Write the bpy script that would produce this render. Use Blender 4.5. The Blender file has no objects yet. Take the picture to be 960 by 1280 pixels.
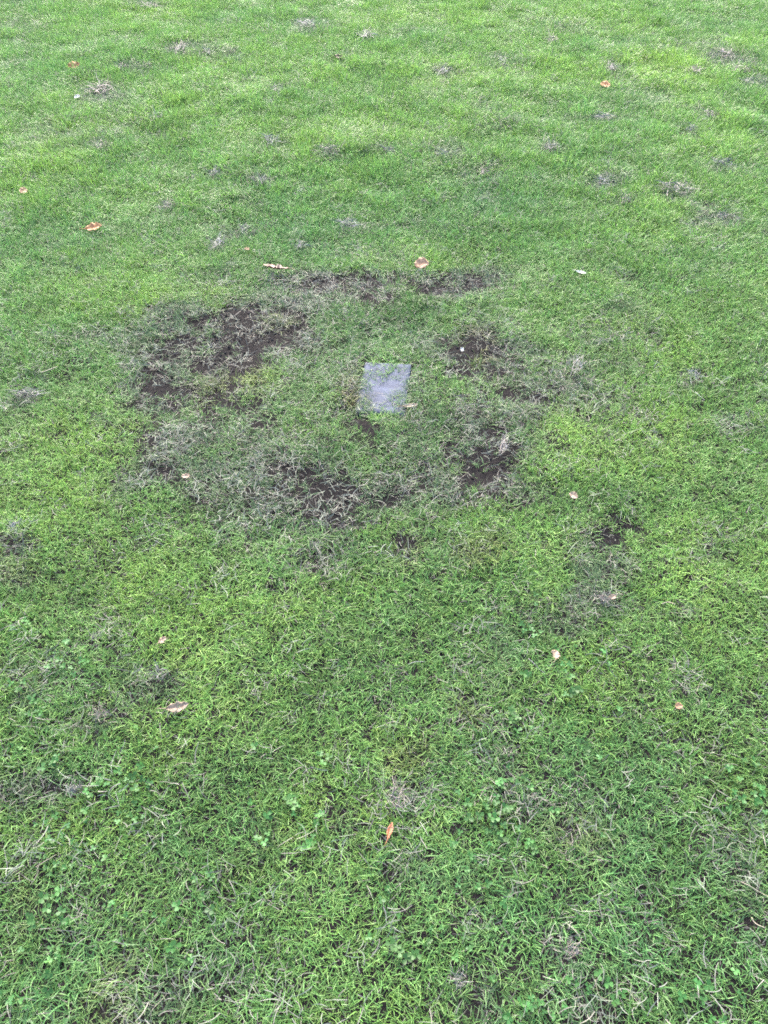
import bpy, bmesh, math, random
import numpy as np
from mathutils import Vector, Matrix

random.seed(7)
rng = np.random.default_rng(11)
S = bpy.context.scene
C = S.collection

# ------------------------------------------------------------------ camera
CAM_H, PITCH, VFOV = 1.55, math.radians(48.0), math.radians(69.4)
PW, PH = 960.0, 1280.0
FOC = PH / 2 / math.tan(VFOV / 2)
cam_d = bpy.data.cameras.new("camera")
cam_d.sensor_fit = 'VERTICAL'
cam_d.angle = VFOV
cam_d.clip_start = 0.02
cam_d.clip_end = 2000
cam = bpy.data.objects.new("camera", cam_d)
cam.location = (0, 0, CAM_H)
cam.rotation_euler = (math.pi / 2 - PITCH, 0, 0)
C.objects.link(cam)
S.camera = cam

# ------------------------------------------------------------------ sky, sun, exposure (bright overcast)
SUN_EL, SUN_AZ = math.radians(42), math.radians(-12)
w = bpy.data.worlds.new("World")
S.world = w
w.use_nodes = True
wn = w.node_tree
bg = wn.nodes['Background']
sky = wn.nodes.new('ShaderNodeTexSky')
sky.sky_type = 'NISHITA'
sky.sun_disc = False
sky.sun_elevation = SUN_EL
sky.sun_rotation = SUN_AZ
sky.air_density = 1.0
sky.dust_density = 4.0
sky.ozone_density = 1.0
wn.links.new(sky.outputs[0], bg.inputs[0])
bg.inputs[1].default_value = 0.15
sd = bpy.data.lights.new("sun", 'SUN')
sd.energy = 1.5
sd.angle = math.radians(35)
sd.color = (1.0, 0.96, 0.9)
so = bpy.data.objects.new("sun", sd)
dirv = Vector((math.sin(SUN_AZ) * math.cos(SUN_EL), math.cos(SUN_AZ) * math.cos(SUN_EL), math.sin(SUN_EL)))
so.rotation_euler = dirv.to_track_quat('Z', 'Y').to_euler()
so.location = (0, 0, 6)
C.objects.link(so)
vs = S.view_settings
S.display_settings.display_device = 'sRGB'
vs.view_transform = 'Standard'
vs.look = 'None'
vs.gamma = 1.0
vs.exposure = 3.05
try:
    S.cycles.use_denoising = False
    S.cycles.filter_width = 1.8
    S.cycles.max_bounces = 6
    S.cycles.diffuse_bounces = 4
    S.cycles.transmission_bounces = 4
    S.cycles.glossy_bounces = 2
except Exception:
    pass


# ------------------------------------------------------------------ small helpers
def at(px, py, z=0.0):
    """ground point under a photograph pixel (taking a measurement off the photo)"""
    ax = (px - PW / 2) / FOC
    ay = (PH / 2 - py) / FOC
    d = Vector((ax, math.cos(PITCH) + ay * math.sin(PITCH), -math.sin(PITCH) + ay * math.cos(PITCH)))
    t = (CAM_H - z) / -d.z
    return Vector((d.x * t, d.y * t, z)), t


def vnoise(x, y, seed=0):
    xi, yi = np.floor(x).astype(np.int64), np.floor(y).astype(np.int64)
    xf, yf = x - xi, y - yi
    u, v = xf * xf * (3 - 2 * xf), yf * yf * (3 - 2 * yf)

    def h(a, b):
        n = (a * 374761393 + b * 668265263 + seed * 1442695041) & 0xffffffff
        n = ((n ^ (n >> 13)) * 1274126177) & 0xffffffff
        return ((n ^ (n >> 16)) & 0xffff) / 65535.0
    return (h(xi, yi) * (1 - u) + h(xi + 1, yi) * u) * (1 - v) + (h(xi, yi + 1) * (1 - u) + h(xi + 1, yi + 1) * u) * v


def fbm(x, y, scale, seed=0, octv=3):
    s, a, t = 0.0, 1.0, 0.0
    for k in range(octv):
        s = s + a * vnoise(x / scale * 2 ** k + 17.3 * k, y / scale * 2 ** k - 9.1 * k, seed + k * 7)
        t += a
        a *= 0.55
    return s / t


def terrain(x, y):
    return (fbm(x, y, 1.5, 3) - .5) * .07 + (fbm(x, y, .28, 9) - .5) * .018


def set_attr(me, name, typ, arr, dom='POINT'):
    a = me.attributes.new(name, typ, dom)
    key = {'FLOAT': 'value', 'INT': 'value', 'FLOAT_VECTOR': 'vector', 'FLOAT_COLOR': 'color'}[typ]
    a.data.foreach_set(key, np.asarray(arr).astype(np.int32 if typ == 'INT' else np.float32).ravel())


def mesh_np(name, verts, faces):
    me = bpy.data.meshes.new(name)
    me.from_pydata([tuple(v) for v in verts], [], [tuple(f) for f in faces])
    me.update()
    return me


def link(name, me, mat=None, parent=None, loc=None):
    o = bpy.data.objects.new(name, me)
    if mat:
        me.materials.clear()
        me.materials.append(mat)
    C.objects.link(o)
    if parent:
        o.parent = parent
    if loc is not None:
        o.location = loc
    return o


# ------------------------------------------------------------------ wear and colour of the lawn, read off the photo
# (px, py, rx, ry, strength) in photograph pixels, turned into ground ellipses in metres
BARE = [
    (225, 448, 60, 34, .95), (255, 425, 60, 26, .8), (300, 415, 62, 32, .7), (205, 505, 34, 32, .75), (340, 390, 50, 26, .5), (205, 570, 34, 40, .6), (290, 500, 46, 28, .5), (635, 515, 30, 26, .3), (430, 355, 90, 18, .6), (605, 590, 46, 36, .7), (402, 632, 40, 30, .6), (260, 440, 84, 40, .5), (570, 352, 60, 20, .7), (605, 450, 56, 24, .7),
    (213, 450, 40, 17, 1.0), (240, 430, 40, 18, 1.0), (275, 418, 40, 16, .85), (300, 400, 40, 18, .7),
    (320, 385, 30, 12, .6), (330, 417, 34, 14, .75), (206, 507, 24, 14, 1.0), (197, 478, 16, 10, .6),
    (287, 500, 34, 14, .6), (213, 597, 30, 14, .75), (190, 555, 20, 24, .4),
    (400, 352, 55, 10, .65), (420, 362, 40, 10, .7), (470, 348, 40, 8, .6), (570, 354, 40, 14, .95),
    (597, 447, 42, 15, .95), (625, 455, 25, 12, .7), (640, 490, 25, 10, .3),
    (600, 590, 32, 24, 1.0), (625, 575, 18, 30, .8), (640, 560, 14, 18, .6), (553, 567, 10, 9, .6),
    (385, 600, 34, 14, .8), (405, 630, 34, 26, .9), (415, 652, 22, 14, 1.0), (350, 605, 40, 10, .4),
    (428, 509, 18, 12, 1.0), (397, 693, 26, 16, .55), (507, 686, 20, 14, .55), (513, 632, 34, 10, .6),
    (763, 655, 34, 15, 1.0), (745, 668, 26, 12, .5), (715, 705, 25, 20, .35), (763, 817, 11, 12, .8),
    (757, 753, 22, 10, .5), (495, 945, 34, 12, .6), (493, 1000, 22, 24, .5), (713, 1190, 22, 18, .2),
    (683, 505, 22, 8, .35), (227, 64, 9, 6, .8), (263, 70, 12, 5, .6), (153, 92, 16, 5, .7), (177, 88, 10, 5, .5),
    (128, 117, 24, 7, .45), (302, 31, 9, 5, .7), (128, 187, 10, 6, .6), (210, 259, 10, 6, .5), (274, 306, 10, 8, .6),
    (375, 306, 10, 9, .6), (435, 283, 16, 6, .6), (413, 194, 18, 5, .5), (485, 195, 12, 5, .4), (327, 231, 18, 6, .5),
    (628, 80, 18, 7, .6), (690, 56, 26, 6, .5), (762, 92, 12, 6, .6), (752, 154, 24, 6, .45), (905, 75, 24, 8, .5),
    (925, 93, 20, 8, .8), (932, 106, 14, 6, .6), (900, 213, 12, 8, .5), (752, 231, 14, 8, .7), (870, 258, 20, 7, .7),
    (845, 247, 20, 8, .5), (897, 282, 26, 8, .4), (860, 171, 14, 6, .4), (603, 214, 18, 8, .4), (787, 350, 24, 9, .35),
    (35, 500, 18, 10, .6), (940, 1115, 24, 20, .15), (130, 900, 22, 16, .2), (680, 985, 16, 12, .5),
    (880, 125, 14, 5, .5), (540, 185, 20, 6, .35), (457, 51, 14, 5, .5), (345, 117, 14, 5, .45), (193, 14, 12, 4, .6),
    (260, 880, 30, 10, .15),
]
DEAD = [
    (300, 410, 110, 45, .85), (220, 460, 70, 60, .8), (215, 570, 50, 50, .85), (200, 610, 36, 20, .8), (270, 570, 80, 50, .5),
    (330, 420, 60, 40, .7), (350, 440, 40, 26, .8), (400, 360, 90, 26, .9), (360, 380, 50, 24, .9), (480, 345, 60, 14, .7),
    (570, 355, 60, 24, .9), (610, 340, 30, 14, .5), (600, 440, 80, 40, .6), (650, 440, 60, 40, .5), (630, 510, 72, 46, .7),
    (610, 580, 60, 50, .9), (560, 610, 90, 40, .7), (480, 620, 90, 30, .6), (390, 620, 80, 50, .9), (310, 620, 70, 40, .75),
    (300, 660, 50, 30, .6), (240, 650, 30, 20, .35), (430, 560, 235, 95, .30), (415, 485, 230, 140, .34), (400, 690, 50, 24, .6),
    (510, 685, 60, 16, .5), (430, 480, 24, 30, .35), (720, 467, 40, 24, .6), (700, 500, 50, 24, .5), (770, 410, 50, 40, .5),
    (790, 470, 60, 40, .4), (750, 500, 50, 30, .45), (773, 552, 40, 20, .5), (870, 500, 50, 20, .2), (920, 535, 30, 18, .5),
    (950, 497, 14, 12, .7), (738, 692, 34, 44, .75), (748, 757, 44, 18, .7), (706, 775, 34, 26, .5), (660, 800, 40, 40, .3),
    (833, 757, 14, 10, .8), (193, 400, 40, 16, .7), (133, 420, 60, 12, .55), (30, 500, 26, 14, .8), (70, 472, 16, 10, .5),
    (117, 535, 20, 12, .5), (66, 350, 18, 8, .6), (130, 770, 30, 20, .5), (40, 830, 60, 40, .45), (203, 855, 36, 26, .8),
    (165, 860, 60, 40, .45), (133, 900, 26, 22, .85), (493, 1000, 32, 34, .9), (440, 1040, 40, 50, .55), (505, 1110, 70, 40, .6),
    (400, 980, 60, 30, .3), (250, 970, 40, 14, .4), (320, 1040, 50, 20, .5), (30, 1020, 50, 24, .6), (62, 1080, 26, 14, .6),
    (40, 1110, 40, 30, .4), (30, 1270, 50, 24, .7), (140, 1240, 40, 50, .5), (205, 1250, 50, 40, .7), (290, 1230, 60, 40, .5),
    (570, 1225, 26, 16, .7), (600, 1260, 40, 24, .8), (713, 1190, 34, 26, .9), (755, 1255, 40, 30, .8), (690, 1260, 50, 30, .4),
    (935, 1100, 40, 40, .55), (945, 1155, 30, 24, .6), (950, 1010, 30, 20, .5), (580, 900, 40, 30, .5), (610, 860, 40, 40, .35),
    (640, 940, 60, 40, .3), (660, 985, 50, 24, .45), (690, 1040, 50, 30, .35), (690, 830, 40, 20, .4), (800, 870, 50, 20, .35),
    (130, 120, 40, 14, .8), (227, 66, 20, 10, .9), (265, 72, 26, 10, .7), (165, 90, 34, 8, .7), (285, 78, 30, 8, .4),
    (190, 12, 30, 8, .6), (20, 40, 60, 20, .4), (383, 38, 22, 10, .8), (340, 180, 26, 14, .75), (413, 194, 30, 8, .7),
    (470, 190, 30, 10, .4), (548, 190, 34, 14, .6), (425, 78, 30, 8, .5), (555, 93, 40, 10, .5), (350, 115, 20, 8, .6),
    (620, 78, 34, 14, .5), (610, 215, 40, 16, .5), (345, 75, 20, 10, .3), (620, 145, 40, 16, .35), (690, 190, 20, 8, .8),
    (750, 150, 40, 8, .8), (765, 88, 20, 10, .8), (860, 60, 60, 10, .4), (910, 75, 40, 14, .8), (955, 105, 14, 10, .7),
    (887, 147, 16, 8, .8), (860, 170, 20, 9, .6), (840, 246, 36, 12, .9), (875, 262, 30, 8, .7), (900, 282, 40, 14, .7),
    (750, 230, 24, 12, .8), (780, 258, 26, 12, .5), (900, 215, 26, 18, .5), (720, 40, 60, 14, .3), (800, 120, 60, 20, .3),
    (300, 290, 26, 12, .8), (275, 308, 20, 14, .9), (210, 260, 18, 10, .8), (435, 283, 26, 10, .8), (270, 220, 24, 7, .7),
    (317, 230, 28, 9, .7), (128, 190, 18, 9, .6), (865, 474, 18, 12, .9), (25, 667, 20, 16, .9), (15, 715, 30, 20, .5),
    (870, 870, 30, 20, .4), (350, 740, 50, 20, .3), (60, 180, 80, 24, .25), (160, 170, 60, 20, .35), (30, 120, 40, 24, .2),
    (470, 430, 90, 40, .2), (900, 700, 50, 40, .3), (270, 350, 60, 20, .3), (560, 270, 90, 30, .25), (470, 315, 90, 16, .3),
]
YELLOW = [
    (760, 520, 120, 60, .6), (800, 430, 80, 50, .4), (730, 540, 60, 30, .7), (850, 80, 110, 30, .8), (560, 92, 60, 18, .8),
    (470, 150, 90, 30, .6), (250, 20, 90, 14, .5), (480, 30, 80, 16, .3), (230, 380, 60, 20, .8), (90, 380, 120, 50, .6),
    (120, 560, 110, 70, .7), (60, 620, 90, 40, .6), (110, 700, 130, 50, .6), (290, 760, 120, 50, .5), (360, 730, 80, 20, .5),
    (440, 475, 20, 16, .5), (610, 365, 30, 12, .5), (900, 680, 90, 50, .5), (880, 740, 90, 40, .4), (230, 790, 60, 50, .4),
    (820, 40, 120, 30, .4), (660, 60, 60, 18, .4), (900, 160, 60, 30, .4), (60, 220, 90, 30, .4), (420, 1000, 40, 20, .5),
    (470, 930, 50, 24, .4), (680, 100, 60, 20, .4), (560, 30, 80, 20, .2), (340, 1040, 40, 20, .2), (130, 1060, 50, 24, .4),
    (420, 250, 120, 30, .35), (230, 150, 120, 30, .3), (640, 650, 90, 40, .3), (880, 1150, 60, 30, .3), (900, 970, 60, 20, .3),
]
BROWN = [(428, 497, 20, 18, 1.), (597, 430, 30, 20, .6), (490, 945, 40, 18, .5), (20, 700, 40, 24, .2), (290, 480, 50, 30, .5),
         (330, 410, 50, 20, .4), (510, 690, 30, 12, .4), (700, 1035, 40, 30, .3), (580, 900, 30, 20, .4), (590, 690, 30, 20, .4),
         (120, 1240, 40, 30, .3), (30, 1115, 30, 20, .4)]
GREEN = [(470, 400, 70, 24, .8), (500, 385, 60, 20, .7), (450, 560, 60, 20, .8), (540, 540, 50, 24, .8), (400, 570, 40, 20, .6),
         (590, 560, 26, 16, .5), (430, 700, 40, 24, .4)]
BLUE = [
    (480, 1150, 700, 220, .75),(90, 1000, 140, 60, .6), (300, 950, 120, 80, .5), (700, 950, 200, 90, .4), (480, 960, 200, 60, .4), (200, 1100, 200, 100, .5),
        (800, 1150, 200, 120, .6), (100, 850, 120, 60, .5), (640, 260, 120, 40, .5), (90, 300, 120, 40, .5), (380, 290, 90, 20, .4),
        (700, 230, 80, 30, .5), (170, 120, 120, 40, .3), (550, 45, 40, 16, .5), (390, 40, 40, 16, .5), (660, 790, 60, 30, .4),
        (520, 1080, 70, 40, .6), (650, 1100, 100, 60, .4), (760, 60, 50, 20, .4), (850, 400, 80, 60, .3), (700, 320, 120, 40, .2)]


def to_ground(lst):
    out = []
    for (px, py, rx, ry, s) in lst:
        p, _ = at(px, py)
        a = (at(px + rx, py)[0] - p).length
        b = abs(at(px, py - ry)[0].y - at(px, py + ry)[0].y) / 2
        out.append((p.x, p.y, a, b, s))
    return out


BARE, DEAD, YELLOW, BROWN, GREEN, BLUE = map(to_ground, (BARE, DEAD, YELLOW, BROWN, GREEN, BLUE))


def field(lst, x, y, warp=.10, inner=.45, outer=1.35, seed=0):
    wx = x + (fbm(x, y, .16, 31 + seed, 3) - .5) * warp * 2
    wy = y + (fbm(x, y, .16, 57 + seed, 3) - .5) * warp * 2
    inv = np.ones_like(x)
    for (cx, cy, a, b, s) in lst:
        d = np.sqrt(((wx - cx) / a) ** 2 + ((wy - cy) / b) ** 2)
        t = np.clip((outer - d) / (outer - inner), 0, 1)
        inv = inv * (1 - s * t * t * (3 - 2 * t))
    return 1 - inv


slab_p, _ = at(480, 488)
SLAB = (slab_p.x, slab_p.y, .080, .132, math.radians(-6))


def slab_d(x, y):
    dx, dy = x - SLAB[0], y - SLAB[1]
    c, s = math.cos(SLAB[4]), math.sin(SLAB[4])
    return np.maximum(np.abs(dx * c + dy * s) / SLAB[2], np.abs(-dx * s + dy * c) / SLAB[3])


def slab_r(x, y):
    dx, dy = x - SLAB[0], y - SLAB[1]
    c, s = math.cos(SLAB[4]), math.sin(SLAB[4])
    return (np.abs((dx * c + dy * s) / SLAB[2]) ** 3 + np.abs((-dx * s + dy * c) / SLAB[3]) ** 3) ** (1 / 3)


# ------------------------------------------------------------------ node helpers and materials
def mat(name):
    m = bpy.data.materials.new(name)
    m.use_nodes = True
    nt = m.node_tree
    b = nt.nodes['Principled BSDF']
    return m, nt, b


def N(nt, typ, **kw):
    n = nt.nodes.new(typ)
    for k, v in kw.items():
        setattr(n, k, v)
    return n


def inp(n, k, v):
    n.inputs[k].default_value = v


def mixc(nt, fac, a, b, blend='MIX'):
    m = N(nt, 'ShaderNodeMix', data_type='RGBA', blend_type=blend)
    for sock, v in ((m.inputs[0], fac), (m.inputs[6], a), (m.inputs[7], b)):
        if hasattr(v, 'is_output'):
            nt.links.new(v, sock)
        else:
            sock.default_value = v
    return m.outputs[2]


def math_n(nt, op, a, b=None, clamp=False):
    m = N(nt, 'ShaderNodeMath', operation=op, use_clamp=clamp)
    for i, v in enumerate((a, b)):
        if v is None:
            continue
        if hasattr(v, 'is_output'):
            nt.links.new(v, m.inputs[i])
        else:
            m.inputs[i].default_value = v
    return m.outputs[0]


def blade_material(name, trans, rough, spec):
    m, nt, b = mat(name)
    col = N(nt, 'ShaderNodeAttribute', attribute_type='INSTANCER', attribute_name='tint')
    ded = N(nt, 'ShaderNodeAttribute', attribute_type='INSTANCER', attribute_name='dry')
    rnd = N(nt, 'ShaderNodeAttribute', attribute_type='GEOMETRY', attribute_name='rnd')
    rn2 = N(nt, 'ShaderNodeAttribute', attribute_type='GEOMETRY', attribute_name='rnd2')
    # every blade its own shade; the dry share of a tuft turns to straw
    hsv = N(nt, 'ShaderNodeHueSaturation')
    nt.links.new(col.outputs['Color'], hsv.inputs['Color'])
    nt.links.new(math_n(nt, 'ADD', math_n(nt, 'MULTIPLY', rn2.outputs['Fac'], .035), .482), hsv.inputs['Hue'])
    nt.links.new(math_n(nt, 'ADD', math_n(nt, 'MULTIPLY', rnd.outputs['Fac'], .55), .72), hsv.inputs['Value'])
    isdry = math_n(nt, 'LESS_THAN', rn2.outputs['Fac'], ded.outputs['Fac'])
    straw = mixc(nt, rnd.outputs['Fac'], (.080, .077, .068, 1), (.185, .175, .150, 1))
    c = mixc(nt, isdry, hsv.outputs[0], straw)
    tr = N(nt, 'ShaderNodeBsdfTranslucent')
    nt.links.new(c, b.inputs['Base Color'])
    nt.links.new(c, tr.inputs['Color'])
    inp(b, 'Roughness', rough)
    inp(b, 'Specular IOR Level', spec)
    ms = N(nt, 'ShaderNodeMixShader')
    inp(ms, 0, trans)
    nt.links.new(b.outputs[0], ms.inputs[1])
    nt.links.new(tr.outputs[0], ms.inputs[2])
    nt.links.new(ms.outputs[0], nt.nodes['Material Output'].inputs[0])
    return m


M_grass = blade_material("grass_blade", .4, .5, .28)
M_dry = blade_material("dry_blade", .2, .65, .15)

# soil
M_soil, nt, b = mat("soil_under_turf")
geo = N(nt, 'ShaderNodeNewGeometry')
n1 = N(nt, 'ShaderNodeTexNoise'); inp(n1, 'Scale', 60); inp(n1, 'Detail', 6); inp(n1, 'Roughness', .7)
n2 = N(nt, 'ShaderNodeTexNoise'); inp(n2, 'Scale', 7); inp(n2, 'Detail', 4)
for n in (n1, n2):
    nt.links.new(geo.outputs['Position'], n.inputs['Vector'])
rp = N(nt, 'ShaderNodeValToRGB')
rp.color_ramp.elements[0].position = .32; rp.color_ramp.elements[0].color = (.0045, .0039, .004, 1)
rp.color_ramp.elements[1].position = .72; rp.color_ramp.elements[1].color = (.016, .014, .0142, 1)
nt.links.new(n1.outputs[0], rp.inputs[0])
c = mixc(nt, n2.outputs[0], rp.outputs[0], (.009, .008, .0081, 1))
far = N(nt, 'ShaderNodeAttribute', attribute_type='GEOMETRY', attribute_name='turf')
rg = N(nt, 'ShaderNodeValToRGB')
rg.color_ramp.elements[0].position = .3; rg.color_ramp.elements[0].color = (.05, .10, .025, 1)
rg.color_ramp.elements[1].position = .7; rg.color_ramp.elements[1].color = (.09, .16, .04, 1)
nt.links.new(n1.outputs[0], rg.inputs[0])
c = mixc(nt, far.outputs['Fac'], c, rg.outputs[0])
nt.links.new(c, b.inputs['Base Color'])
inp(b, 'Roughness', .95); inp(b, 'Specular IOR Level', .06)
bp = N(nt, 'ShaderNodeBump'); inp(bp, 'Strength', .9); inp(bp, 'Distance', .012)
nt.links.new(n1.outputs[0], bp.inputs['Height'])
nt.links.new(bp.outputs[0], b.inputs['Normal'])

# ------------------------------------------------------------------ ground sheet (fine near, coarse to the horizon)
near_x = np.arange(-6, 6.001, .035)
near_y = np.arange(-2.5, 9.501, .035)
ext = np.array([.5, 1.2, 2.5, 5, 10, 25, 60, 150, 400])
gx = np.concatenate([near_x[0] - ext[::-1], near_x, near_x[-1] + ext])
gy = np.concatenate([near_y[0] - ext[::-1], near_y, near_y[-1] + ext])
X, Y = np.meshgrid(gx, gy)
xs, ys = X.ravel(), Y.ravel()
inside = (np.abs(xs) < 6.01) & (ys > -2.51) & (ys < 9.51)
z = terrain(xs, ys)
z = z + np.where(inside, (fbm(xs, ys, .07, 77, 2) - .5) * .014, 0)
bz = field(BARE, xs, ys)
z = z - bz * .006
zd = np.clip((1.35 - slab_d(xs, ys)) / .3, 0, 1)
slab_z = float(terrain(np.array([SLAB[0]]), np.array([SLAB[1]]))[0]) - .002
z = z * (1 - zd) + (slab_z - .022) * zd
nx, ny = len(gx), len(gy)
idx = np.arange(nx * ny).reshape(ny, nx)
F = np.stack([idx[:-1, :-1], idx[:-1, 1:], idx[1:, 1:], idx[1:, :-1]], -1).reshape(-1, 4)
me = bpy.data.meshes.new("ground")
me.vertices.add(nx * ny)
me.vertices.foreach_set('co', np.stack([xs, ys, z], -1).astype(np.float32).ravel())
me.loops.add(F.size)
me.loops.foreach_set('vertex_index', F.astype(np.int32).ravel())
me.polygons.add(len(F))
me.polygons.foreach_set('loop_start', np.arange(0, F.size, 4, dtype=np.int32))
me.update(calc_edges=True)
me.polygons.foreach_set('use_smooth', np.ones(len(F), dtype=bool))
rr = np.maximum(np.abs(xs) - 5.0, np.maximum(-1.6 - ys, ys - 8.6))
set_attr(me, 'turf', 'FLOAT', np.clip(rr / 1.0, 0, 1))
ground = link("ground", me, M_soil)
ground['kind'] = 'structure'
ground['label'] = 'dark soil under the park lawn, bare in the worn ring'


def ground_z(x, y):
    zz = terrain(x, y) + (fbm(x, y, .07, 77, 2) - .5) * .014 - field(BARE, x, y) * .006
    t = np.clip((1.35 - slab_d(x, y)) / .3, 0, 1)
    return zz * (1 - t) + (slab_z - .022) * t


# ------------------------------------------------------------------ tufts
def ribbon_set(nb, r_spread, len_rng, wid_rng, up, bend, rows, tip, flat=False, r=rng, twist=.5, wig=0.0):
    """a handful of ribbons; returns verts, faces, rnd, rnd2"""
    V, Fc, R1, R2 = [], [], [], []
    for k in range(nb):
        a = r.uniform(0, 2 * math.pi)
        rad = r_spread * math.sqrt(r.uniform(0, 1))
        p = np.array([math.cos(a) * rad, math.sin(a) * rad, -.004 if not flat else r.uniform(.003, .02)])
        L, W = r.uniform(*len_rng), r.uniform(*wid_rng)
        az = r.uniform(0, 2 * math.pi)
        el = math.radians(r.uniform(*up))
        bd = math.radians(r.uniform(*bend))
        tw0, tw1 = r.uniform(-.6, .6), r.normal(0, twist)
        a1, a2 = r.uniform(), r.uniform()
        base = len(V)
        turn = r.normal(0, .5) if not flat else r.normal(0, .75)
        for i in range(rows + 1):
            t = i / rows
            wd = W * (1 - (1 - tip) * t ** 1.6) * (.75 + .25 * min(1, t * 4))
            d = np.array([math.cos(az) * math.cos(el), math.sin(az) * math.cos(el), math.sin(el)])
            side = np.array([-math.sin(az), math.cos(az), 0])
            nrm = np.cross(d, side)
            th = tw0 + tw1 * t
            sv = side * math.cos(th) + nrm * math.sin(th)
            V.append(p - sv * wd / 2)
            V.append(p + sv * wd / 2)
            R1 += [a1, a1]
            R2 += [a2, a2]
            if i < rows:
                q = base + 2 * i
                Fc.append((q, q + 1, q + 3, q + 2))
            p = p + d * L / rows
            if flat and p[2] < .001:
                p[2] = .001 + r.uniform(0, .002)
                el = abs(el) * .5
            el -= bd / rows * (0.5 + t)
            az += turn / rows + wig * r.normal()
    return V, Fc, R1, R2


def tuft_mesh(name, parts, m):
    V, Fc, R1, R2 = [], [], [], []
    for (v, f, a, b2) in parts:
        o = len(V)
        V += v
        Fc += [tuple(i + o for i in q) for q in f]
        R1 += a
        R2 += b2
    me = mesh_np(name, V, Fc)
    set_attr(me, 'rnd', 'FLOAT', R1)
    set_attr(me, 'rnd2', 'FLOAT', R2)
    me.materials.append(m)
    me.polygons.foreach_set('use_smooth', np.ones(len(Fc), dtype=bool))
    return me


def source_collection(name, meshes):
    col = bpy.data.collections.new(name)
    for i, m in enumerate(meshes):
        o = bpy.data.objects.new("%s_%02d" % (name, i), m)
        col.objects.link(o)
    return col


def scatter(name, label, pts, rot, scl, pick, cols, dry, col, m):
    """one stuff object: points with attributes, a tuft instanced on each"""
    me = bpy.data.meshes.new(name)
    me.vertices.add(len(pts))
    me.vertices.foreach_set('co', pts.astype(np.float32).ravel())
    set_attr(me, 'rot', 'FLOAT_VECTOR', rot)
    set_attr(me, 'scl', 'FLOAT_VECTOR', scl)
    set_attr(me, 'pick', 'INT', pick)
    set_attr(me, 'tint', 'FLOAT_COLOR', np.concatenate([cols, np.ones((len(pts), 1))], 1))
    set_attr(me, 'dry', 'FLOAT', dry)
    me.materials.append(m)
    o = link(name, me)
    o['kind'] = 'stuff'
    o['label'] = label
    ng = bpy.data.node_groups.new(name + "_scatter", 'GeometryNodeTree')
    ng.interface.new_socket('Geometry', in_out='INPUT', socket_type='NodeSocketGeometry')
    ng.interface.new_socket('Geometry', in_out='OUTPUT', socket_type='NodeSocketGeometry')
    gi, go = ng.nodes.new('NodeGroupInput'), ng.nodes.new('NodeGroupOutput')
    ci = ng.nodes.new('GeometryNodeCollectionInfo')
    ci.inputs['Collection'].default_value = col
    ci.inputs['Separate Children'].default_value = True
    ci.inputs['Reset Children'].default_value = True
    ip = ng.nodes.new('GeometryNodeInstanceOnPoints')
    ip.inputs['Pick Instance'].default_value = True

    def na(nm, typ):
        n = ng.nodes.new('GeometryNodeInputNamedAttribute')
        n.data_type = typ
        n.inputs['Name'].default_value = nm
        return n.outputs[0]
    L = ng.links.new
    L(gi.outputs[0], ip.inputs['Points'])
    L(ci.outputs[0], ip.inputs['Instance'])
    L(na('pick', 'INT'), ip.inputs['Instance Index'])
    e = ng.nodes.new('FunctionNodeEulerToRotation')
    L(na('rot', 'FLOAT_VECTOR'), e.inputs[0])
    L(e.outputs[0], ip.inputs['Rotation'])
    L(na('scl', 'FLOAT_VECTOR'), ip.inputs['Scale'])
    L(ip.outputs[0], go.inputs[0])
    md = o.modifiers.new("scatter", 'NODES')
    md.node_group = ng
    return o


def jgrid(x0, x1, y0, y1, sp):
    gx, gy = np.meshgrid(np.arange(x0, x1, sp), np.arange(y0, y1, sp))
    x = gx.ravel() + rng.uniform(-.5, .5, gx.size) * sp * 1.1
    y = gy.ravel() + rng.uniform(-.5, .5, gx.size) * sp * 1.1
    return x, y


def lerp(a, b, t):
    return a + (b - a) * t[:, None]


G_MID = np.array([.091, .180, .043])
G_YEL = np.array([.146, .250, .046])
G_BLU = np.array([.046, .118, .044])
G_GRY = np.array([.060, .092, .052])
G_DRK = np.array([.038, .092, .022])
C_BRN = np.array([.13, .095, .045])
C_STRAW = np.array([.33, .31, .265])


def lawn_tint(x, y):
    n1 = fbm(x, y, .55, 101, 3)
    n2 = fbm(x, y, .13, 202, 2)
    n3 = fbm(x, y, .05, 303, 2)
    yel = np.clip(field(YELLOW, x, y, .15, .2, 1.6) * .9 + (n1 - .5) * 1.3 + (n2 - .5) * .8, 0, 1)
    blu = np.clip(field(BLUE, x, y, .15, .2, 1.6) * .8 + (.5 - n1) * 1.2 + (n3 - .5) * .9, 0, 1)
    d = field(DEAD, x, y)
    c = np.repeat(G_MID[None], len(x), 0)
    c = lerp(c, G_YEL, yel * .66)
    c = lerp(c, G_BLU, blu * .7)
    c = lerp(c, G_GRY, np.clip(d * .95 + (fbm(x, y, .09, 404, 2) - .68) * 1.0, 0, .85))
    c = lerp(c, G_DRK, field(GREEN, x, y) * .8)
    c = lerp(c, C_BRN, np.clip(field(BROWN, x, y) * .8, 0, .8))
    return c * (.62 + .50 * n3 + .26 * fbm(x, y, .11, 313, 2))[:, None], d


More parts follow.
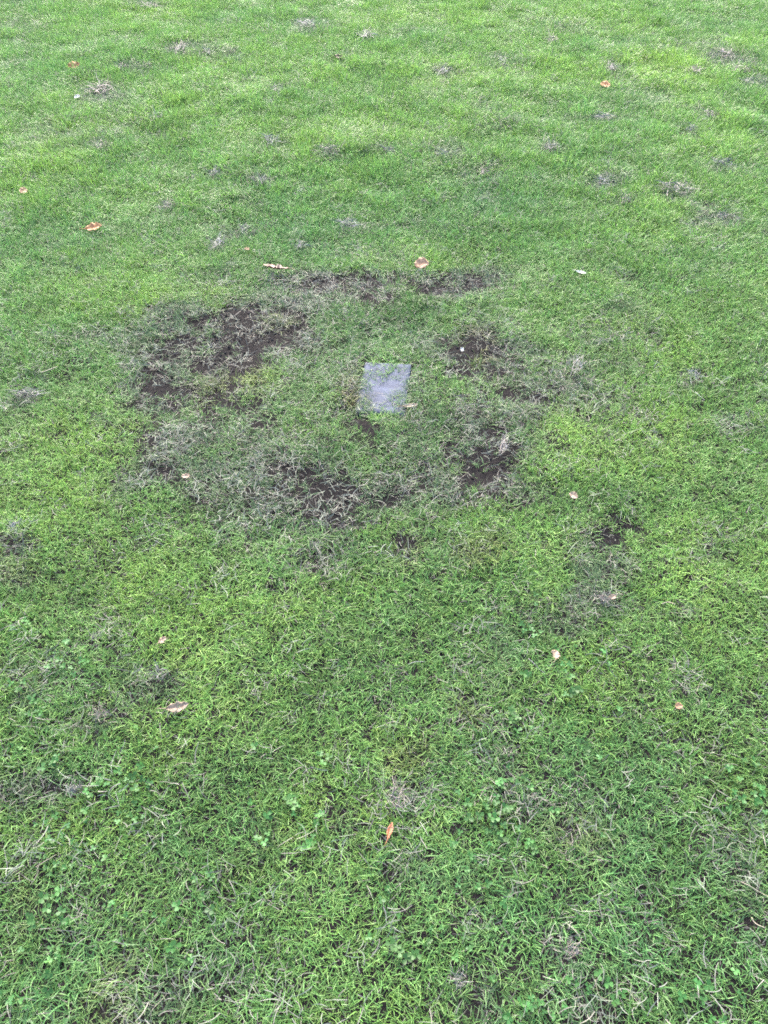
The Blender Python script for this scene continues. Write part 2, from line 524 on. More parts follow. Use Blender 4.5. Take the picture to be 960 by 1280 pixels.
g_meshes = []
for k in range(26):
    r = np.random.default_rng(500 + k)
    tall = ribbon_set(9, .018, (.017, .034), (.0011, .0021), (25, 85), (10, 110), 4, .45, r=r)
    low = ribbon_set(9, .020, (.016, .036), (.0010, .0018), (2, 40), (-10, 70), 4, .35, r=r)
    g_meshes.append(tuft_mesh("grass_tuft", [tall, low], M_grass))
for k in range(6):      # thicker, longer tufts
    r = np.random.default_rng(900 + k)
    tall = ribbon_set(14, .022, (.030, .052), (.0013, .0025), (20, 75), (30, 130), 5, .35, r=r)
    g_meshes.append(tuft_mesh("grass_tuft", [tall], M_grass))
gcol = source_collection("grass_tufts", g_meshes)

x, y = jgrid(-5.2, 5.2, -1.1, 8.2, .0158)
k = (np.abs(x) < 1.55 + .56 * np.maximum(y, 0))
x, y = x[k], y[k]
# sparser margin beyond what the photo shows
x2, y2 = jgrid(-6.5, 6.5, -2.4, 10, .05)
k2 = ~((np.abs(x2) < 1.55 + .56 * np.maximum(y2, 0)) & (y2 > -1.1) & (y2 < 8.2) & (np.abs(x2) < 5.2))
x2, y2 = x2[k2], y2[k2]
sc0 = np.concatenate([np.ones(len(x)), np.full(len(x2), 2.0)])
x, y = np.concatenate([x, x2]), np.concatenate([y, y2])
bare = field(BARE, x, y, .09, .2, 1.5)
tint, dead = lawn_tint(x, y)
grn = field(GREEN, x, y)
ring = np.clip(1.45 - np.hypot(x - slab_p.x, y - slab_p.y) / .75, .22, 1)
brk = fbm(x, y, .045, 616, 3)
thin = np.clip(bare * (.75 + .85 * ring) * np.clip((brk - .24) * 4.2, .2, 1.25) + dead * ring * (.18 + 1.05 * np.clip((fbm(x, y, .06, 636, 3) - .42) * 3.2, 0, 1)) * (1 - .6 * grn) + (fbm(x, y, .09, 606, 3) - .60) * 1.8, 0, 1)
# a worn gap of soil along the sides of the slab
sd = slab_d(x, y)
thin = np.clip(thin + np.clip(1 - np.abs(sd - 1.1) / .16, 0, 1) * np.clip((brk - .4) * 4, 0, .8), 0, 1)
keep = (rng.uniform(0, 1, len(x)) > thin * .97) & (slab_r(x, y) > .74 + (fbm(x, y, .075, 515, 3) - .5) * 2.4 + rng.uniform(-.3, .1, len(x)))
x, y, tint, dead, bare, sc0 = x[keep], y[keep], tint[keep], dead[keep], bare[keep], sc0[keep]
n = len(x)
pick = rng.integers(0, 26, n)
lush = (fbm(x, y, .22, 707, 2) > .62) & (rng.uniform(0, 1, n) < .25)
pick[lush] = rng.integers(26, 32, lush.sum())
hgt = (.40 + .65 * fbm(x, y, .3, 808, 3) + .55 * fbm(x, y, .07, 818, 2)) * rng.uniform(.75, 1.2, n) * (1 - .35 * dead) * sc0
flow = fbm(x, y, .5, 909, 2) * 4 * math.pi
lean = rng.normal(0, .22, n) + .15 + .3 * dead
rot = np.stack([lean * np.sin(flow), lean * np.cos(flow), rng.uniform(0, 6.283, n)], -1)
# the turf past the ring is longer and coarser
lng = np.clip((y - 1.6) / 2.4, 0, 1)
lng = lng * lng * (3 - 2 * lng)
hgt = hgt * (1 + .65 * lng) * (1 + lng * (fbm(x, y, .10, 828, 2) - .5) * 1.3)
wd = sc0 * (1 + .55 * lng)
scl = np.stack([wd * rng.uniform(.9, 1.2, n), wd * rng.uniform(.9, 1.2, n), hgt], -1)
tint = tint * rng.uniform(.85, 1.15, n)[:, None]
dry = np.clip(.03 + dead * .24 + (fbm(x, y, .12, 111, 2) - .62) * .4, .02, .8)
scatter("grass", "mown green lawn grass, patchy and worn around the ring", np.stack([x, y, np.where(slab_d(x, y) < 1.15, slab_z - .003, ground_z(x, y))], -1), rot, scl, pick, tint, dry, gcol, M_grass)

# dead grass lying in the thatch
d_meshes = []
for k in range(18):
    r = np.random.default_rng(1500 + k)
    d_meshes.append(tuft_mesh("dry_tuft", [ribbon_set(9, .03, (.016, .042), (.0009, .0019), (-4, 28), (-5, 60), 5, .5, True, r, .7, .05)], M_dry))
dcol = source_collection("dry_tufts", d_meshes)
x, y = jgrid(-5.2, 5.2, -1.1, 8.2, .022)
k = (np.abs(x) < 1.3 + .56 * np.maximum(y, 0))
x, y = x[k], y[k]
bare, dead = field(BARE, x, y, .07), field(DEAD, x, y)
pr = .025 + .05 * np.clip(1.1 - y, 0, 1) + dead ** 1.6 * .20 + np.clip((fbm(x, y, .1, 121, 3) - .64) * 1.2, 0, .2) + np.clip((fbm(x, y, .05, 626, 3) - .5) * 1.3, -.3, .22) * np.clip(dead + bare, 0, 1) + bare * .04
keep = (rng.uniform(0, 1, len(x)) < pr) & (slab_d(x, y) > .85 + rng.uniform(-.6, .1, len(x)))
x, y, dead, bare = x[keep], y[keep], dead[keep], bare[keep]
n = len(x)
rot = np.stack([rng.normal(0, .18, n), rng.normal(0, .18, n), rng.uniform(0, 6.283, n)], -1)
s = rng.uniform(.7, 1.15, n)
scl = np.stack([s, s, s * rng.uniform(.6, 1.6, n)], -1)
grey = fbm(x, y, .2, 131, 2)[:, None]
tint = (np.array([[.158, .154, .138]]) * grey + np.array([[.090, .115, .078]]) * (1 - grey)) * rng.uniform(.6, 1.25, n)[:, None]
dry = rng.uniform(.1, .5, n)
lift = rng.uniform(0, .014, n) * (1 - bare)
scatter("dead_grass", "grey and straw coloured dead grass lying in the lawn", np.stack([x, y, np.where(slab_d(x, y) < 1.15, slab_z + .002, ground_z(x, y) + lift)], -1), rot, scl, rng.integers(0, 18, n), tint, dry, dcol, M_dry)

# clover in the near turf
def clover_mesh(seed):
    r = np.random.default_rng(seed)
    V, Fc, R1, R2 = [], [], [], []
    for q in range(r.integers(1, 4)):
        ox, oy = r.uniform(-.02, .02, 2)
        h = r.uniform(.014, .027)
        az0 = r.uniform(0, 6.28)
        a1, a2 = r.uniform(), r.uniform(.3, 1)
        s = r.uniform(.0055, .0090)
        for j in range(3):
            a = az0 + j * 2.094 + r.normal(0, .12)
            tl = r.normal(.15, .25)
            ca, sa = math.cos(a), math.sin(a)
            prof = [(0, 0, 0), (.35, .36, .06), (.8, .5, .1), (1.08, .3, .06), (1.0, 0, .0), (1.08, -.3, .06), (.8, -.5, .1), (.35, -.36, .06)]
            o = len(V)
            for (u, v, zz) in prof:
                V.append((ox + (u * ca - v * sa) * s, oy + (u * sa + v * ca) * s, h + zz * s + u * tl * s))
            mid = len(V)
            V.append((ox + .55 * ca * s, oy + .55 * sa * s, h - .03 * s + .55 * tl * s))
            for i in range(8):
                Fc.append((o + i, o + (i + 1) % 8, mid))
            R1 += [a1 + r.uniform(-.1, .1)] * 9
            R2 += [a2] * 9
        o = len(V)
        V += [(ox - .0006, oy, h), (ox + .0006, oy, h), (ox * .5 + .0006, oy * .5, -.004), (ox * .5 - .0006, oy * .5, -.004)]
        Fc.append((o, o + 1, o + 2, o + 3))
        R1 += [a1] * 4
        R2 += [a2] * 4
    return tuft_mesh("clover_sprig", [([np.array(v) for v in V], Fc, R1, R2)], M_grass)


ccol = source_collection("clover_sprigs", [clover_mesh(3000 + k) for k in range(14)])
x, y = jgrid(-1.9, 1.9, -.9, 1.45, .024)
px = np.clip(fbm(x, y, .2, 141, 2) - .45, 0, 1) * 1.5 * np.clip((1.15 - y) / .5, 0, 1)
keep = (rng.uniform(0, 1, len(x)) < px) & (field(DEAD, x, y) < .6)
x, y = x[keep], y[keep]
n = len(x)
rot = np.stack([rng.normal(0, .2, n), rng.normal(0, .2, n), rng.uniform(0, 6.28, n)], -1)
s = rng.uniform(.5, 1.15, n)
cols = np.array([[.040, .110, .026]]) * rng.uniform(.75, 1.25, n)[:, None]
scatter("clover", "small light green clover leaves among the near grass", np.stack([x, y, ground_z(x, y)], -1), rot, np.stack([s, s, s], -1), rng.integers(0, 14, n), cols, np.zeros(n), ccol, M_grass)

# soil crumbs on the bare patches
M_crumb, nt, b = mat("soil_crumb")
oi = N(nt, 'ShaderNodeAttribute', attribute_type='INSTANCER', attribute_name='tint')
nt.links.new(oi.outputs['Color'], b.inputs['Base Color'])
inp(b, 'Roughness', .95); inp(b, 'Specular IOR Level', .06)
lumps = []
for k in range(8):
    bm = bmesh.new()
    bmesh.ops.create_icosphere(bm, subdivisions=1, radius=.005)
    r = random.Random(k)
    for v in bm.verts:
        v.co *= r.uniform(.6, 1.25)
        v.co.z *= .7
    me = bpy.data.meshes.new("soil_crumb")
    bm.to_mesh(me)
    bm.free()
    me.materials.append(M_crumb)
    lumps.append(me)
lcol = source_collection("soil_crumb_lumps", lumps)
x, y = jgrid(-3.5, 3.5, -.5, 7, .0125)
k = (np.abs(x) < .6 + .56 * np.maximum(y, 0))
x, y = x[k], y[k]
keep = (rng.uniform(0, 1, len(x)) < (field(BARE, x, y, .07) - .35) * 1.0) & (slab_d(x, y) > 1.05)
x, y = x[keep], y[keep]
n = len(x)
s = rng.lognormal(-.75, .5, n)
cols = np.array([[.020, .0175, .0175]]) * rng.uniform(.5, 1.5, n)[:, None]
scatter("soil_crumbs", "loose dark soil crumbs on the bare patches", np.stack([x, y, ground_z(x, y) + .001], -1), rng.uniform(0, 6.28, (n, 3)), np.stack([s, s, s], -1), rng.integers(0, 8, n), cols, np.zeros(n), lcol, M_crumb)

# ------------------------------------------------------------------ the slab
M_slab, nt, b = mat("blue_grey_stone")
tc = N(nt, 'ShaderNodeTexCoord')
n1 = N(nt, 'ShaderNodeTexNoise'); inp(n1, 'Scale', 14); inp(n1, 'Detail', 5)
n2 = N(nt, 'ShaderNodeTexNoise'); inp(n2, 'Scale', 220); inp(n2, 'Detail', 3)
mp = N(nt, 'ShaderNodeMapping'); inp(mp, 'Scale', (1, 2.6, 1))
nt.links.new(tc.outputs['Object'], mp.inputs[0])
nt.links.new(mp.outputs[0], n1.inputs['Vector'])
nt.links.new(tc.outputs['Object'], n2.inputs['Vector'])
rp = N(nt, 'ShaderNodeValToRGB')
rp.color_ramp.elements[0].position = .34; rp.color_ramp.elements[0].color = (.031, .037, .057, 1)
rp.color_ramp.elements[1].position = .66; rp.color_ramp.elements[1].color = (.058, .069, .102, 1)
nt.links.new(n1.outputs[0], rp.inputs[0])
c = mixc(nt, math_n(nt, 'MULTIPLY', n2.outputs[0], .45), rp.outputs[0], (.017, .019, .030, 1))
nt.links.new(c, b.inputs['Base Color'])
inp(b, 'Roughness', .7); inp(b, 'Specular IOR Level', .1)
bp = N(nt, 'ShaderNodeBump'); inp(bp, 'Strength', .25); inp(bp, 'Distance', .003)
nt.links.new(n2.outputs[0], bp.inputs['Height'])
nt.links.new(bp.outputs[0], b.inputs['Normal'])
bm = bmesh.new()
gxn, gyn = 15, 21
grid = []
for j in range(gyn):
    row = []
    for i in range(gxn):
        u, v = i / (gxn - 1) * 2 - 1, j / (gyn - 1) * 2 - 1
        e = max(abs(u), abs(v))
        edge = 0 if e < .99 else 1
        xx = u * SLAB[2] * (1 - .02 * edge * random.random())
        yy = v * SLAB[3] * (1 - .02 * edge * random.random())
        zz = -.0035 * edge - .002 * math.exp(-((u - .25) ** 2 + (v - .45) ** 2) * 14) + .0006 * random.random()
        row.append(bm.verts.new((xx, yy, zz)))
    grid.append(row)
for j in range(gyn - 1):
    for i in range(gxn - 1):
        bm.faces.new((grid[j][i], grid[j][i + 1], grid[j + 1][i + 1], grid[j + 1][i]))
rim = grid[0][:] + [grid[j][-1] for j in range(1, gyn)] + grid[-1][-2::-1] + [grid[j][0] for j in range(gyn - 2, 0, -1)]
low = [bm.verts.new((v.co.x * 1.03, v.co.y * 1.02, -.05)) for v in rim]
for i in range(len(rim)):
    k = (i + 1) % len(rim)
    bm.faces.new((rim[k], rim[i], low[i], low[k]))
bm.faces.new(low[::-1])
me = bpy.data.meshes.new("stone_slab")
bm.to_mesh(me)
bm.free()
for p in me.polygons:
    p.use_smooth = p.normal.z > .8
slab = link("stone_slab", me, M_slab, loc=(SLAB[0], SLAB[1], slab_z))
slab.rotation_euler = (math.radians(1.0), math.radians(-1.2), SLAB[4])
slab['label'] = 'small blue grey stone slab set flush in the turf inside the worn ring'
slab['category'] = 'slab'
slab['kind'] = 'thing'


# ------------------------------------------------------------------ fallen leaves
def leaf_material(name, ca, cb, cspot):
    m, nt, b = mat(name)
    tc = N(nt, 'ShaderNodeTexCoord')
    n = N(nt, 'ShaderNodeTexNoise'); inp(n, 'Scale', 55); inp(n, 'Detail', 4)
    nt.links.new(tc.outputs['Object'], n.inputs['Vector'])
    r = N(nt, 'ShaderNodeValToRGB')
    r.color_ramp.elements[0].position = .38; r.color_ramp.elements[0].color = (*ca, 1)
    r.color_ramp.elements[1].position = .62; r.color_ramp.elements[1].color = (*cb, 1)
    nt.links.new(n.outputs[0], r.inputs[0])
    n3 = N(nt, 'ShaderNodeTexNoise'); inp(n3, 'Scale', 120); inp(n3, 'Detail', 2)
    nt.links.new(tc.outputs['Object'], n3.inputs['Vector'])
    f = math_n(nt, 'MULTIPLY', math_n(nt, 'SUBTRACT', n3.outputs[0], .55), 5, True)
    c = mixc(nt, f, r.outputs[0], (*cspot, 1))
    nt.links.new(c, b.inputs['Base Color'])
    inp(b, 'Roughness', .6)
    tr = N(nt, 'ShaderNodeBsdfTranslucent')
    nt.links.new(c, tr.inputs[0])
    ms = N(nt, 'ShaderNodeMixShader'); inp(ms, 0, .2)
    nt.links.new(b.outputs[0], ms.inputs[1])
    nt.links.new(tr.outputs[0], ms.inputs[2])
    nt.links.new(ms.outputs[0], nt.nodes['Material Output'].inputs[0])
    return m


LM = {
    'tan': leaf_material("tan_leaf", (.24, .125, .06), (.31, .18, .105), (.16, .09, .045)),
    'orange': leaf_material("orange_leaf", (.30, .12, .035), (.36, .18, .07), (.17, .06, .025)),
    'pale': leaf_material("pale_leaf", (.20, .135, .085), (.27, .20, .14), (.11, .07, .045)),
    'brown': leaf_material("brown_leaf", (.055, .024, .016), (.13, .06, .04), (.03, .014, .012)),
    'white': leaf_material("white_leaf", (.30, .30, .27), (.38, .38, .34), (.28, .26, .23)),
    'rust': leaf_material("rust_leaf", (.22, .07, .028), (.27, .11, .05), (.11, .035, .02)),
    'straw': leaf_material("straw_stem", (.13, .115, .078), (.19, .168, .12), (.09, .075, .06)),
    'grey': leaf_material("grey_straw", (.15, .145, .14), (.22, .212, .205), (.1, .095, .09)),
}


def leaf_mesh(L, W, curl, fold, lobes, seed):
    """a withered leaf: lobed outline, folded along the midrib, curled along its length"""
    r = np.random.default_rng(seed)
    rows, half = 16, 4
    V, Fc = [], []
    ph = r.uniform(0, 6.28)
    skew = r.normal(0, .15)
    wob = [r.normal(0, .12) for _ in range(rows + 1)]
    for i in range(rows + 1):
        t = i / rows
        w = W * .5 * (math.sin(math.pi * min(1, t * .93 + .05)) ** .75) * (1 + lobes * math.sin(t * 3.3 * 2 * math.pi + ph))
        ang = curl * (t - .45)
        R = L / max(abs(curl), 1e-3)
        if abs(curl) > 1e-3:
            cx, cz = R * math.sin(ang), R * (1 - math.cos(ang)) * (1 if curl > 0 else 1)
        else:
            cx, cz = L * (t - .45), 0
        for j in range(-half, half + 1):
            u = j / half
            f = fold * (1 + skew * (1 if u > 0 else -1)) + wob[i]
            yy = u * w * math.cos(f)
            zz = abs(u) * w * math.sin(f) + .06 * W * math.sin(u * 4 + i * .9 + ph) * abs(u)
            V.append((cx - math.sin(ang) * zz, yy + .08 * W * math.sin(t * 3 + ph), cz + math.cos(ang) * zz))
    m = 2 * half + 1
    for i in range(rows):
        for j in range(m - 1):
            q = i * m + j
            Fc.append((q, q + 1, q + m + 1, q + m))
    me = mesh_np("leaf_blade", V, Fc)
    me.polygons.foreach_set('use_smooth', np.ones(len(Fc), dtype=bool))
    return me, V[half], V[(rows) * m + half]


def tube_mesh(name, pts, rad, sides=6, taper=.5):
    V, Fc = [], []
    nP = len(pts)
    for i, p in enumerate(pts):
        p = Vector(p)
        d = (Vector(pts[min(i + 1, nP - 1)]) - Vector(pts[max(i - 1, 0)])).normalized()
        a = d.cross(Vector((0.1, .2, 1))).normalized()
        bb = d.cross(a)
        rr_ = rad * (1 - (1 - taper) * i / (nP - 1))
        for k in range(sides):
            th = 2 * math.pi * k / sides
            V.append(p + a * math.cos(th) * rr_ + bb * math.sin(th) * rr_)
    for i in range(nP - 1):
        for k in range(sides):
            Fc.append((i * sides + k, i * sides + (k + 1) % sides, (i + 1) * sides + (k + 1) % sides, (i + 1) * sides + k))
    Fc.append(tuple(range(sides))[::-1])
    Fc.append(tuple((nP - 1) * sides + k for k in range(sides)))
    me = mesh_np(name, V, Fc)
    me.polygons.foreach_set('use_smooth', np.ones(len(Fc), dtype=bool))
    return me


def gz(p):
    return float(ground_z(np.array([p.x]), np.array([p.y]))[0])


def leaf(px, py, wpx, wid, rotz, curl, fold, lobes, kind, label, seed, tilt=(0, 0), rise=.024, stem=True, stem_kind=None):
    p, t = at(px, py)
    L = .84 * wpx * t / FOC
    rise -= .007
    e = bpy.data.objects.new("fallen_leaf", None)
    e.location = (p.x, p.y, gz(p) + rise)
    e.rotation_euler = (tilt[0], tilt[1], rotz)
    e['label'] = label
    e['category'] = 'leaf'
    e['group'] = 'withered leaves fallen on the lawn'
    C.objects.link(e)
    me, a0, a1 = leaf_mesh(L, L * wid, curl * .75, fold, lobes, seed)
    bl = link("leaf_blade", me, LM[kind], e)
    sl = bl.modifiers.new("thickness", 'SOLIDIFY')
    sl.thickness = .0006
    if stem:
        a0 = Vector(a0)
        pts = [a0 + Vector((.003, 0, .0005)), a0 + Vector((-L * .15, L * .03, .001)), a0 + Vector((-L * .32, L * .09, -.004)), a0 + Vector((-L * .45, L * .1, -.010))]
        link("stem", tube_mesh("stem", pts, max(.0009, L * .014)), LM[stem_kind or kind], e)
    return e


leaf(224, 890, 34, .48, math.radians(14), 1.1, .45, .16, 'pale', 'large pale tan curled leaf with a thin stalk, largest leaf on the near grass', 1, (.35, 0), .030)
leaf(487, 1044, 26, .42, math.radians(80), .8, .7, .05, 'rust', 'small rust brown leaf standing folded just below the straw clump in the near grass', 2, (.1, .2), .030)
leaf(346, 338, 40, .42, math.radians(168), 1.0, .5, .18, 'brown', 'reddish brown leaf with a pale curled end on the far edge of the worn ring', 3, (.5, 0), .028)
leaf(526, 334, 22, .85, math.radians(5), .7, .25, .08, 'tan', 'broad flat tan leaf on the far edge of the ring, behind the slab', 4, (.55, 0), .030, False)
leaf(118, 290, 24, .6, math.radians(15), .9, .4, .10, 'orange', 'orange tan leaf in open grass beyond the ring', 5, (.5, 0), .030)
leaf(94, 91, 18, .7, math.radians(30), .9, .4, .1, 'orange', 'tiny orange and white leaf in the far grass beside a grey clump', 6, (.5, 0), .034, False)
leaf(31, 245, 14, .8, math.radians(60), .6, .3, .05, 'tan', 'tiny apricot leaf by the edge of the far lawn, alone in bright grass', 7, (.5, 0), .034, False)
leaf(755, 112, 15, .8, math.radians(-20), .7, .3, .08, 'orange', 'tiny bright orange leaf on the far lawn just below a grey tuft', 8, (.5, 0), .034, False)
leaf(207, 811, 13, .7, math.radians(40), .8, .3, .05, 'pale', 'small pinkish leaf in green grass above the large curled leaf', 9, (.3, 0), .034)
leaf(693, 824, 17, .9, math.radians(75), 1.0, .4, .14, 'pale', 'small pale pink crumpled leaf next to a thin straw stem', 10, (.3, .2), .032)
leaf(845, 888, 12, .9, math.radians(20), .8, .3, .05, 'tan', 'small round tan leaf alone in the dark green near grass', 11, (.3, 0), .034, False)
leaf(714, 629, 14, .8, math.radians(-30), .8, .3, .08, 'pale', 'small cream leaf between the ring and the dark bare scrape', 12, (.4, 0), .032, False)
leaf(724, 348, 16, .4, math.radians(-35), 1.1, .5, .05, 'white', 'thin white curled leaf in bright grass beyond the ring', 13, (.4, 0), .036)
leaf(98, 128, 9, .8, math.radians(10), .5, .3, .05, 'white', 'tiny white scrap of leaf on a grey clump in the far grass', 14, (.4, 0), .036, False)
leaf(236, 608, 14, .6, math.radians(-10), .8, .3, .05, 'pale', 'small yellowish leaf on the worn lower edge of the ring', 15, (.3, 0), .030, False)
leaf(423, 78, 14, .6, math.radians(12), .8, .4, .08, 'brown', 'small pinkish brown leaf far off in the lawn', 16, (.4, 0), .034, False)
leaf(512, 514, 22, .30, math.radians(8), .5, .5, .04, 'pale', 'narrow tan leaf lying at the near corner of the slab', 17, (.3, 0), .030)
leaf(763, 750, 15, .6, math.radians(30), .8, .3, .06, 'pale', 'small pinkish leaf in the dry grass under the dark scrape', 18, (.3, 0), .026, False)
leaf(309, 484 - 170, 8, .6, 0, .5, .3, .05, 'tan', 'tiny tan leaf beside two grey clumps beyond the ring', 20, (.4, 0), .030, False)
leaf(577, 440, 8, .8, 1.0, .5, .3, .05, 'white', 'tiny white leaf on the brown bare patch behind the slab', 21, (.4, 0), .024, False)


# ------------------------------------------------------------------ loose stems
def stem(pts_px, rad, kind, label, name="straw_stem", z=.030, seed=0):
    r = random.Random(seed)
    P = []
    for i, (px, py) in enumerate(pts_px):
        p, _ = at(px, py)
        rad *= .75
        P.append(Vector((p.x, p.y, gz(p) + z + r.uniform(-.006, .006))))
    # smooth the polyline
    Q = []
    for i in range(len(P) - 1):
        p0, p1, p2, p3 = P[max(i - 1, 0)], P[i], P[i + 1], P[min(i + 2, len(P) - 1)]
        for k in range(4):
            t = k / 4
            Q.append(.5 * (2 * p1 + (p2 - p0) * t + (2 * p0 - 5 * p1 + 4 * p2 - p3) * t * t + (3 * p1 - p0 - 3 * p2 + p3) * t ** 3))
    Q.append(P[-1])
    o0 = Q[0].copy()
    me = tube_mesh(name, [q - o0 for q in Q], rad, 6, .55)
    o = link(name, me, LM[kind], loc=o0)
    o['label'] = label
    o['category'] = 'stem'
    o['group'] = 'dry stems lying on the lawn'
    return o


stem([(624, 157), (631, 155), (637, 150), (644, 150)], .0042, 'straw', 'pale yellow bent stem in the far grass', seed=1)
stem([(658, 832), (666, 839), (674, 843), (679, 846)], .0022, 'grey', 'thin grey straw stem beside a pale pink leaf', seed=2)
stem([(922, 1106), (932, 1112), (943, 1118), (958, 1128)], .0032, 'straw', 'thick straw stem over a grey patch near the lawn edge', seed=3)
stem([(742, 1226), (747, 1245), (757, 1252), (767, 1262), (768, 1276)], .0022, 'straw', 'long pale stem curling round in the nearest grass', seed=4)
stem([(49, 1088), (58, 1083), (66, 1079), (76, 1074)], .0036, 'straw', 'short pale thick stem in the blue green near grass', seed=5)
stem([(56, 478), (66, 474), (76, 468)], .0040, 'straw', 'straw stem lying in bright grass beside the worn ring', seed=6)
stem([(825, 760), (833, 757), (841, 762)], .0034, 'straw', 'cream straw wisp below the dark scrape', seed=7)
stem([(510, 836), (520, 835), (531, 832)], .0020, 'grey', 'short grey twig in plain green grass', name="twig", seed=8)
stem([(866, 872), (870, 862), (873, 855)], .0014, 'straw', 'pale upright blade stalk in the dark near grass', seed=10)
stem([(935, 1150), (940, 1158), (950, 1164)], .0030, 'straw', 'frayed straw stem at the end of the thick one', seed=11)
stem([(866, 498), (872, 504), (878, 508)], .0014, 'white', 'thin pale stalk below the grey clump in open grass', seed=12)
stem([(220, 966), (232, 962), (248, 963)], .0016, 'straw', 'thin yellowish stalk in the dark grass below the curled leaf', seed=13)
stem([(190, 1272), (196, 1264), (206, 1254), (214, 1246)], .0022, 'straw', 'branching straw stalk at the bottom of the lawn', seed=14)

# ------------------------------------------------------------------ clumps of dead grass, each a loose heap of its own
M_clump, nt, b = mat("raked_dead_grass")
ra = N(nt, 'ShaderNodeAttribute', attribute_type='GEOMETRY', attribute_name='rnd')
oi = N(nt, 'ShaderNodeObjectInfo')
c = mixc(nt, ra.outputs['Fac'], (.042, .038, .037, 1), (.18, .168, .158, 1))
nt.links.new(mixc(nt, 1, c, oi.outputs['Color'], 'MULTIPLY'), b.inputs['Base Color'])
inp(b, 'Roughness', .65); inp(b, 'Specular IOR Level', .2)
c_meshes = []
for k in range(8):
    r = np.random.default_rng(4000 + k)
    parts = [ribbon_set(44, .028, (.022, .058), (.0012, .0026), (-5, 40), (-20, 110), 6, .4, True, r, 1.0, .25)]
    me = tuft_mesh("dead_grass_clump", parts, M_clump)
    c_meshes.append(me)


def clump(px, py, wpx, hpx, label, hue=(1, 1, 1), seed=0, z=.016, group='clumps of dead grass lying on the lawn'):
    p, t = at(px, py)
    W = wpx * t / FOC
    D = abs(at(px, py - hpx / 2)[0].y - at(px, py + hpx / 2)[0].y)
    o = bpy.data.objects.new("dead_grass_clump", c_meshes[seed % 8])
    C.objects.link(o)
    o.location = (p.x, p.y, gz(p) + z)
    a = random.Random(seed).uniform(0, 6.28)
    o.scale = (max(W, .04) / .085, max(min(D, .4), .04) / .095, 1.0 + .5 * random.Random(seed + 1).random())
    o.rotation_euler = (0, 0, [0, math.pi, 0.15, math.pi - .15][seed % 4])
    o.color = (*hue, 1)
    o['label'] = label
    o['category'] = 'grass clump'
    o['group'] = group
    return o


PK, GY, BL, ST = (1.05, .95, .93), (1, 1, 1), (.92, .95, 1.02), (1.15, 1.06, .88)
clump(227, 65, 18, 14, 'dark grey dead grass clump standing up from the far lawn', GY, 0)
clump(128, 118, 36, 16, 'wide flat grey clump of dead grass beside the tiny white scrap', PK, 1)
clump(211, 259, 16, 12, 'small pinkish grey clump in far grass beyond the orange tan leaf', PK, 2)
clump(275, 307, 18, 18, 'grey clump of dead grass on the lawn just beyond the worn ring', BL, 3)
clump(303, 288, 16, 10, 'small pale clump behind the grey one just beyond the ring', GY, 4)
clump(433, 283, 26, 12, 'oval grey clump in the grass beyond the middle of the ring', BL, 5)
clump(866, 474, 24, 16, 'blue grey clump of dead grass in bright lawn away from the ring', BL, 6)
clump(25, 666, 18, 20, 'whitish clump of dead grass at the lawn edge level with the scrape', (1.15, 1.15, 1.25), 7)
clump(131, 901, 26, 24, 'tan grey clump of dead grass beside the large curled leaf', PK, 8)
clump(205, 854, 26, 24, 'loose grey clump of dead grass above the large curled leaf', GY, 9)
clump(496, 1000, 32, 40, 'pinkish straw clump with fine fibres above the rust brown leaf', PK, 10)
clump(714, 1190, 30, 22, 'grey straw clump low in the nearest clover and grass', PK, 11)
clump(570, 1226, 24, 18, 'pale straw clump at the bottom of the near lawn', GY, 12)
clump(36, 500, 34, 16, 'grey clump of dead grass in front of a straw stem beside the ring', GY, 13)
clump(840, 246, 44, 14, 'long grey streak of dead grass lying on the far lawn', PK, 14)
clump(752, 153, 34, 9, 'flat pale grey clump of dead grass in the far lawn', GY, 15)
clump(762, 90, 18, 12, 'dark grey tuft of dead grass just above the bright orange leaf', GY, 16)
clump(922, 93, 26, 12, 'dark clump of dead grass on the yellowish far lawn', PK, 17)
clump(905, 72, 34, 10, 'pinkish flat clump of dead grass behind the dark far one', PK, 18)
clump(720, 467, 24, 24, 'grey heap of dead grass outside the ring beside the bright patch', GY, 19)
clump(750, 755, 34, 16, 'pinkish pale heap of dead grass under the dark scrape', PK, 20)
clump(383, 37, 20, 12, 'blue grey clump far off in the middle of the lawn', BL, 21)
clump(340, 180, 22, 14, 'whitish grey clump in the far lawn behind the ring', BL, 22)
clump(98, 992, 26, 16, 'faint pale clump of dead grass in the dark near turf', GY, 23)
clump(629, 566, 16, 26, 'pale wisp of dead grass at the top of the dark bare patch in the ring', (1.5, 1.45, 1.45), 27)
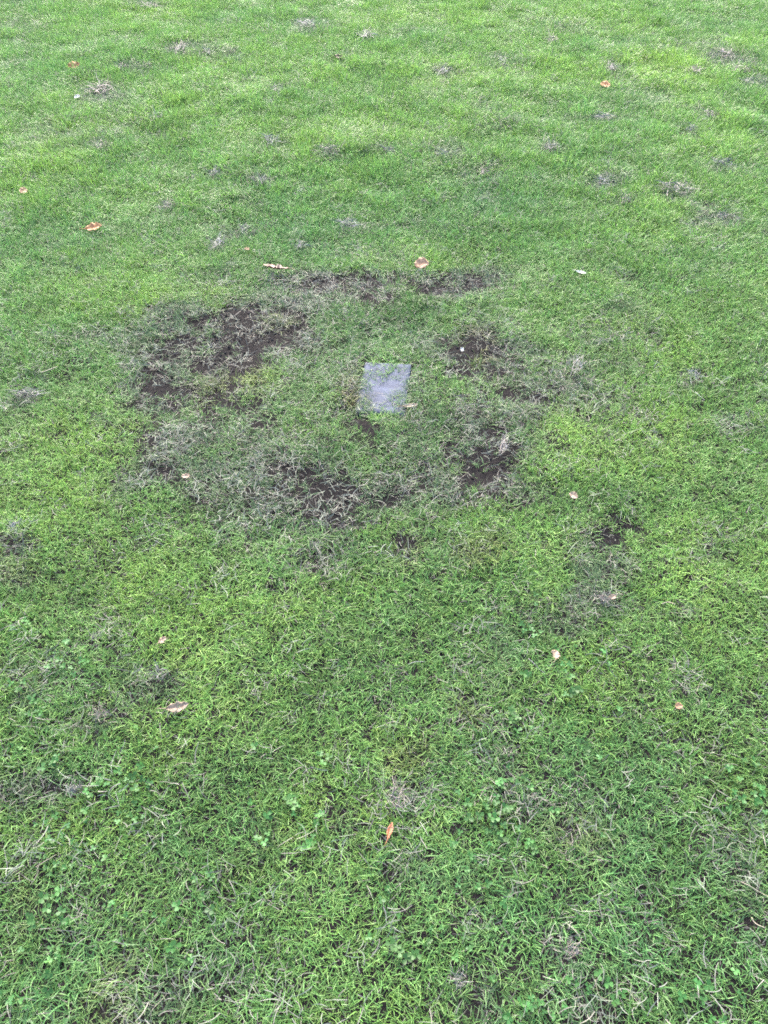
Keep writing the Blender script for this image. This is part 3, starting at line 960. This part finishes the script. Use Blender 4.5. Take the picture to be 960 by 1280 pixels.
SMALL = [
    ((190, 13), 'dark tuft of dead grass at the top edge of the far lawn'),
    ((302, 30), 'dark tuft of dead grass far behind the tall dark grey clump'),
    ((457, 50), 'grey tuft near the top middle, just behind the small pinkish brown leaf'),
    ((690, 56), 'broad dull tuft of dead grass behind the bright orange leaf, towards the top edge'),
    ((628, 79), 'grey brown tuft of dead grass in the far lawn left of the bright orange leaf'),
    ((555, 93), 'pinkish tuft on the yellowest patch of the far middle lawn'),
    ((865, 93), 'small tuft of dead grass on the bright patch, left of the dark far clump'),
    ((932, 108), 'lower tuft of the pair at the right end of the yellowish bright patch'),
    ((263, 70), 'thin grey tuft right beside the tall dark grey far clump'),
    ((153, 91), 'brownish tuft between the tiny orange and white leaf and the tall dark clump'),
    ((345, 116), 'small pale tuft of dead grass between the far blue grey clump and the whitish one'),
    ((197, 153), 'faint tuft of dead grass in front of the wide flat grey clump'),
    ((128, 187), 'dark tuft of dead grass in open grass in front of the wide flat grey clump'),
    ((270, 220), 'thin flat tuft lying behind the small pinkish grey clump'),
    ((327, 230), 'long brownish tuft in front of the whitish grey far clump'),
    ((413, 194), 'long dark tuft of dead grass right of the whitish grey far clump'),
    ((486, 194), 'pale tuft of dead grass well beyond the oval grey clump'),
    ((553, 196), 'grey tuft in far lawn below the pale yellow bent stem'),
    ((603, 214), 'arched brown green tuft of dead grass well beyond the far right of the ring'),
    ((690, 190), 'whitish tuft in front of the flat pale grey clump'),
    ((752, 230), 'blue grey tuft of dead grass left of the long grey streak'),
    ((780, 259), 'faint tuft of dead grass below the left end of the long grey streak'),
    ((897, 281), 'straw coloured tuft below the right end of the long grey streak'),
    ((900, 214), 'grey tuft of dead grass just above the right end of the long grey streak'),
    ((887, 147), 'pale tuft, upper of two below the dark far clumps'),
    ((860, 170), 'brownish tuft, lower of two below the dark far clumps'),
    ((375, 307), 'brown tuft of dead grass just outside the far left edge of the ring'),
]
for i, ((px, py), lab) in enumerate(SMALL):
    clump(px, py, random.Random(i).uniform(14, 26), random.Random(i + 50).uniform(7, 12), lab,
          (PK, GY, BL)[i % 3], i + 30, .012, 'small tufts of dead grass scattered over the far lawn')
